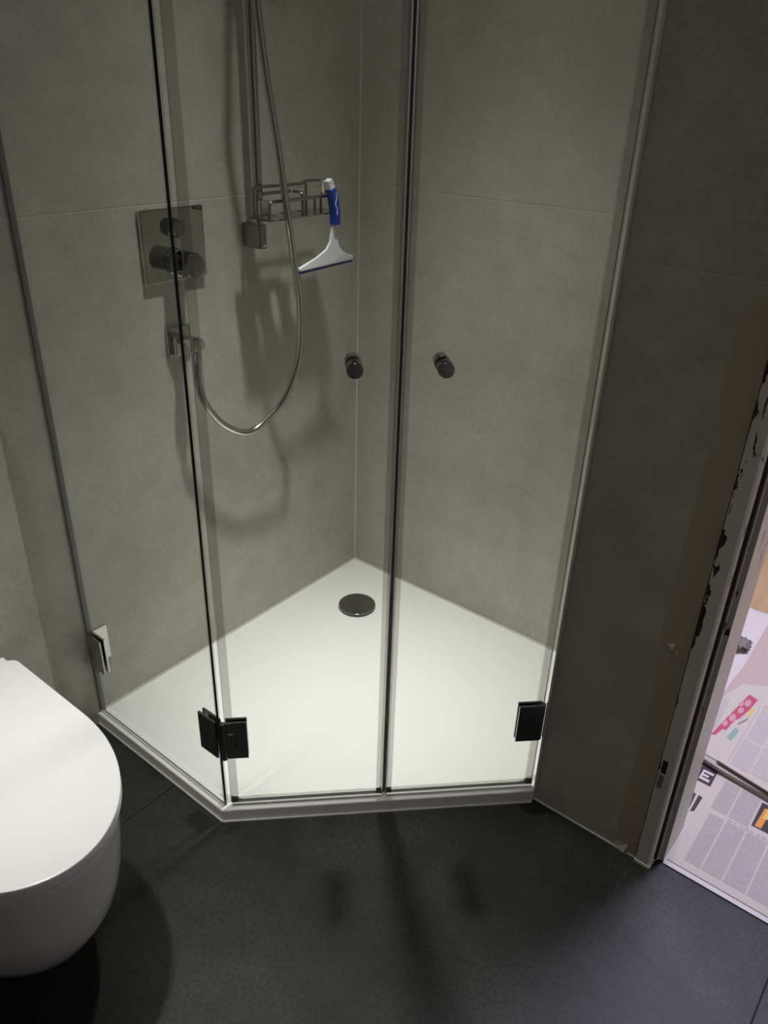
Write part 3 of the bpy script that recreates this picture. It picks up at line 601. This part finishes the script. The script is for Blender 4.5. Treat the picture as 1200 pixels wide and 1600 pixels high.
quad([(1.2900, 0.105), (1.2990, 0.105), (1.2990, 0.145), (1.2880, 0.145)], Z, M['yellow'], t); quad([(1.2990, 0.110), (1.3080, 0.110), (1.3080, 0.160), (1.2990, 0.150)], Z, M['teal'], t)
quad([(1.2790, 0.060), (1.2830, 0.058), (1.2980, 0.100), (1.2960, 0.105)], Z, M['greyrag'], t); quad([(1.2360, -0.004), (1.2150, 0.140), (1.2330, 0.150), (1.2420, 0.02)], Z, M['print2'], t)
own(t)
t = thing('newspaper', (1.38, 0.0, 0.026), 'newspaper with fine lines of type, topmost of the stack', 'newspaper')
flat('page', [(1.2830, -0.1120), (1.4900, -0.1480), (1.4900, 0.26), (1.3060, 0.236), (1.2960, 0.090)], 0.0250, 0.0030, M['paper'], t)
flat('page', [(1.2850, -0.1150), (1.4900, -0.1510), (1.4900, 0.26), (1.3080, 0.236), (1.2980, 0.090)], 0.0300, 0.0016, M['paper'], t)
for a_, b_ in ((1.3120, 1.3560), (1.3610, 1.4050), (1.4100, 1.4540)):
    quad([(a_, -0.1050), (b_, -0.1110), (b_, 0.000), (a_, 0.005)], 0.0318, M['print2'], t); quad([(a_+.004, 0.014), (b_, 0.009), (b_, 0.17), (a_+.004, 0.17)], 0.0318, M['print2'], t)
wire('printed_rule', [(1.3050, -0.1000, 0.0317), (1.3080, 0.1600, 0.0317)], 0.0004, M['greyrag'], t, 4)
own(t)
# pink card
bm = bmesh.new()
o = flat('pink_card', [(1.2080, 0.199), (1.2140, 0.165), (1.2420, 0.176), (1.3040, 0.262), (1.60, 0.30), (1.60, 0.66), (1.2080, 0.620), (1.2150, 0.34)], 0.0095, 0.0020, M['pink'])
o['label'] = 'pale pink sheet of card on the floor behind the newspapers'; o['category'] = 'card'
# crumpled white sheet
bm = bmesh.new(); nx, ny = 26, 40
def inside(x, y): return True
gr = {}
for i in range(nx+1):
    for j in range(ny+1):
        u, v = i/nx, j/ny; y = 0.14+0.54*v+0.012*math.sin(9*u); xl = 0.98+0.02*math.sin(7*v); xr = 1.30 if v > 0.1 else 1.26
        x = xl+(xr-xl)*u; z = 0.0022+0.0030*(1+math.sin(23*x+9*y))*(0.5+0.5*math.sin(17*y-11*x))*min(1, 4*u*(1-u)+0.2)
        gr[i, j] = bm.verts.new((x, y, z))
for i in range(nx):
    for j in range(ny): bm.faces.new((gr[i, j], gr[i+1, j], gr[i+1, j+1], gr[i, j+1]))
r_ = bmesh.ops.extrude_face_region(bm, geom=bm.faces[:]); bmesh.ops.translate(bm, verts=[e for e in r_['geom'] if isinstance(e, bmesh.types.BMVert)], vec=(0, 0, -0.0012))
o = finish('white_sheet', bm, M['cloth'], smooth=True); o['label'] = 'creased white sheet on the wooden floor beyond the doorway'; o['category'] = 'sheet'
# small crumpled rag
bm = bmesh.new(); bmesh.ops.create_icosphere(bm, subdivisions=3, radius=0.02)
for v in bm.verts:
    n_ = v.co.normalized(); k_ = 1+0.28*math.sin(9*n_.x+5*n_.z)+0.2*math.sin(13*n_.y-7*n_.x)
    v.co = Vector((n_.x*0.018*k_, n_.y*0.034*k_, max(-0.008, n_.z*0.011*k_)))+Vector((1.182, 0.425, 0.020))
o = finish('crumpled_rag', bm, M['greyrag'], smooth=True); o['label'] = 'small crumpled grey scrap on the creased white sheet'; o['category'] = 'rag'

# ------------------------------------------------------------------ ceiling lamps (fittings)
for i, (x, y, lab) in enumerate(((0.51, -0.56, 'recessed ceiling spot above the shower'), (0.47, -1.41, 'recessed ceiling spot above the toilet'), (0.93, -0.965, 'recessed ceiling spot above the bathroom floor'))):
    t = thing('ceiling_spot', (x, y, 2.45), lab, 'ceiling lamp')
    lathe('trim_ring', [(0.036, -0.0005), (0.036, -0.006), (0.045, -0.007), (0.048, -0.0005)], M['lampwhite'], t, n=32)
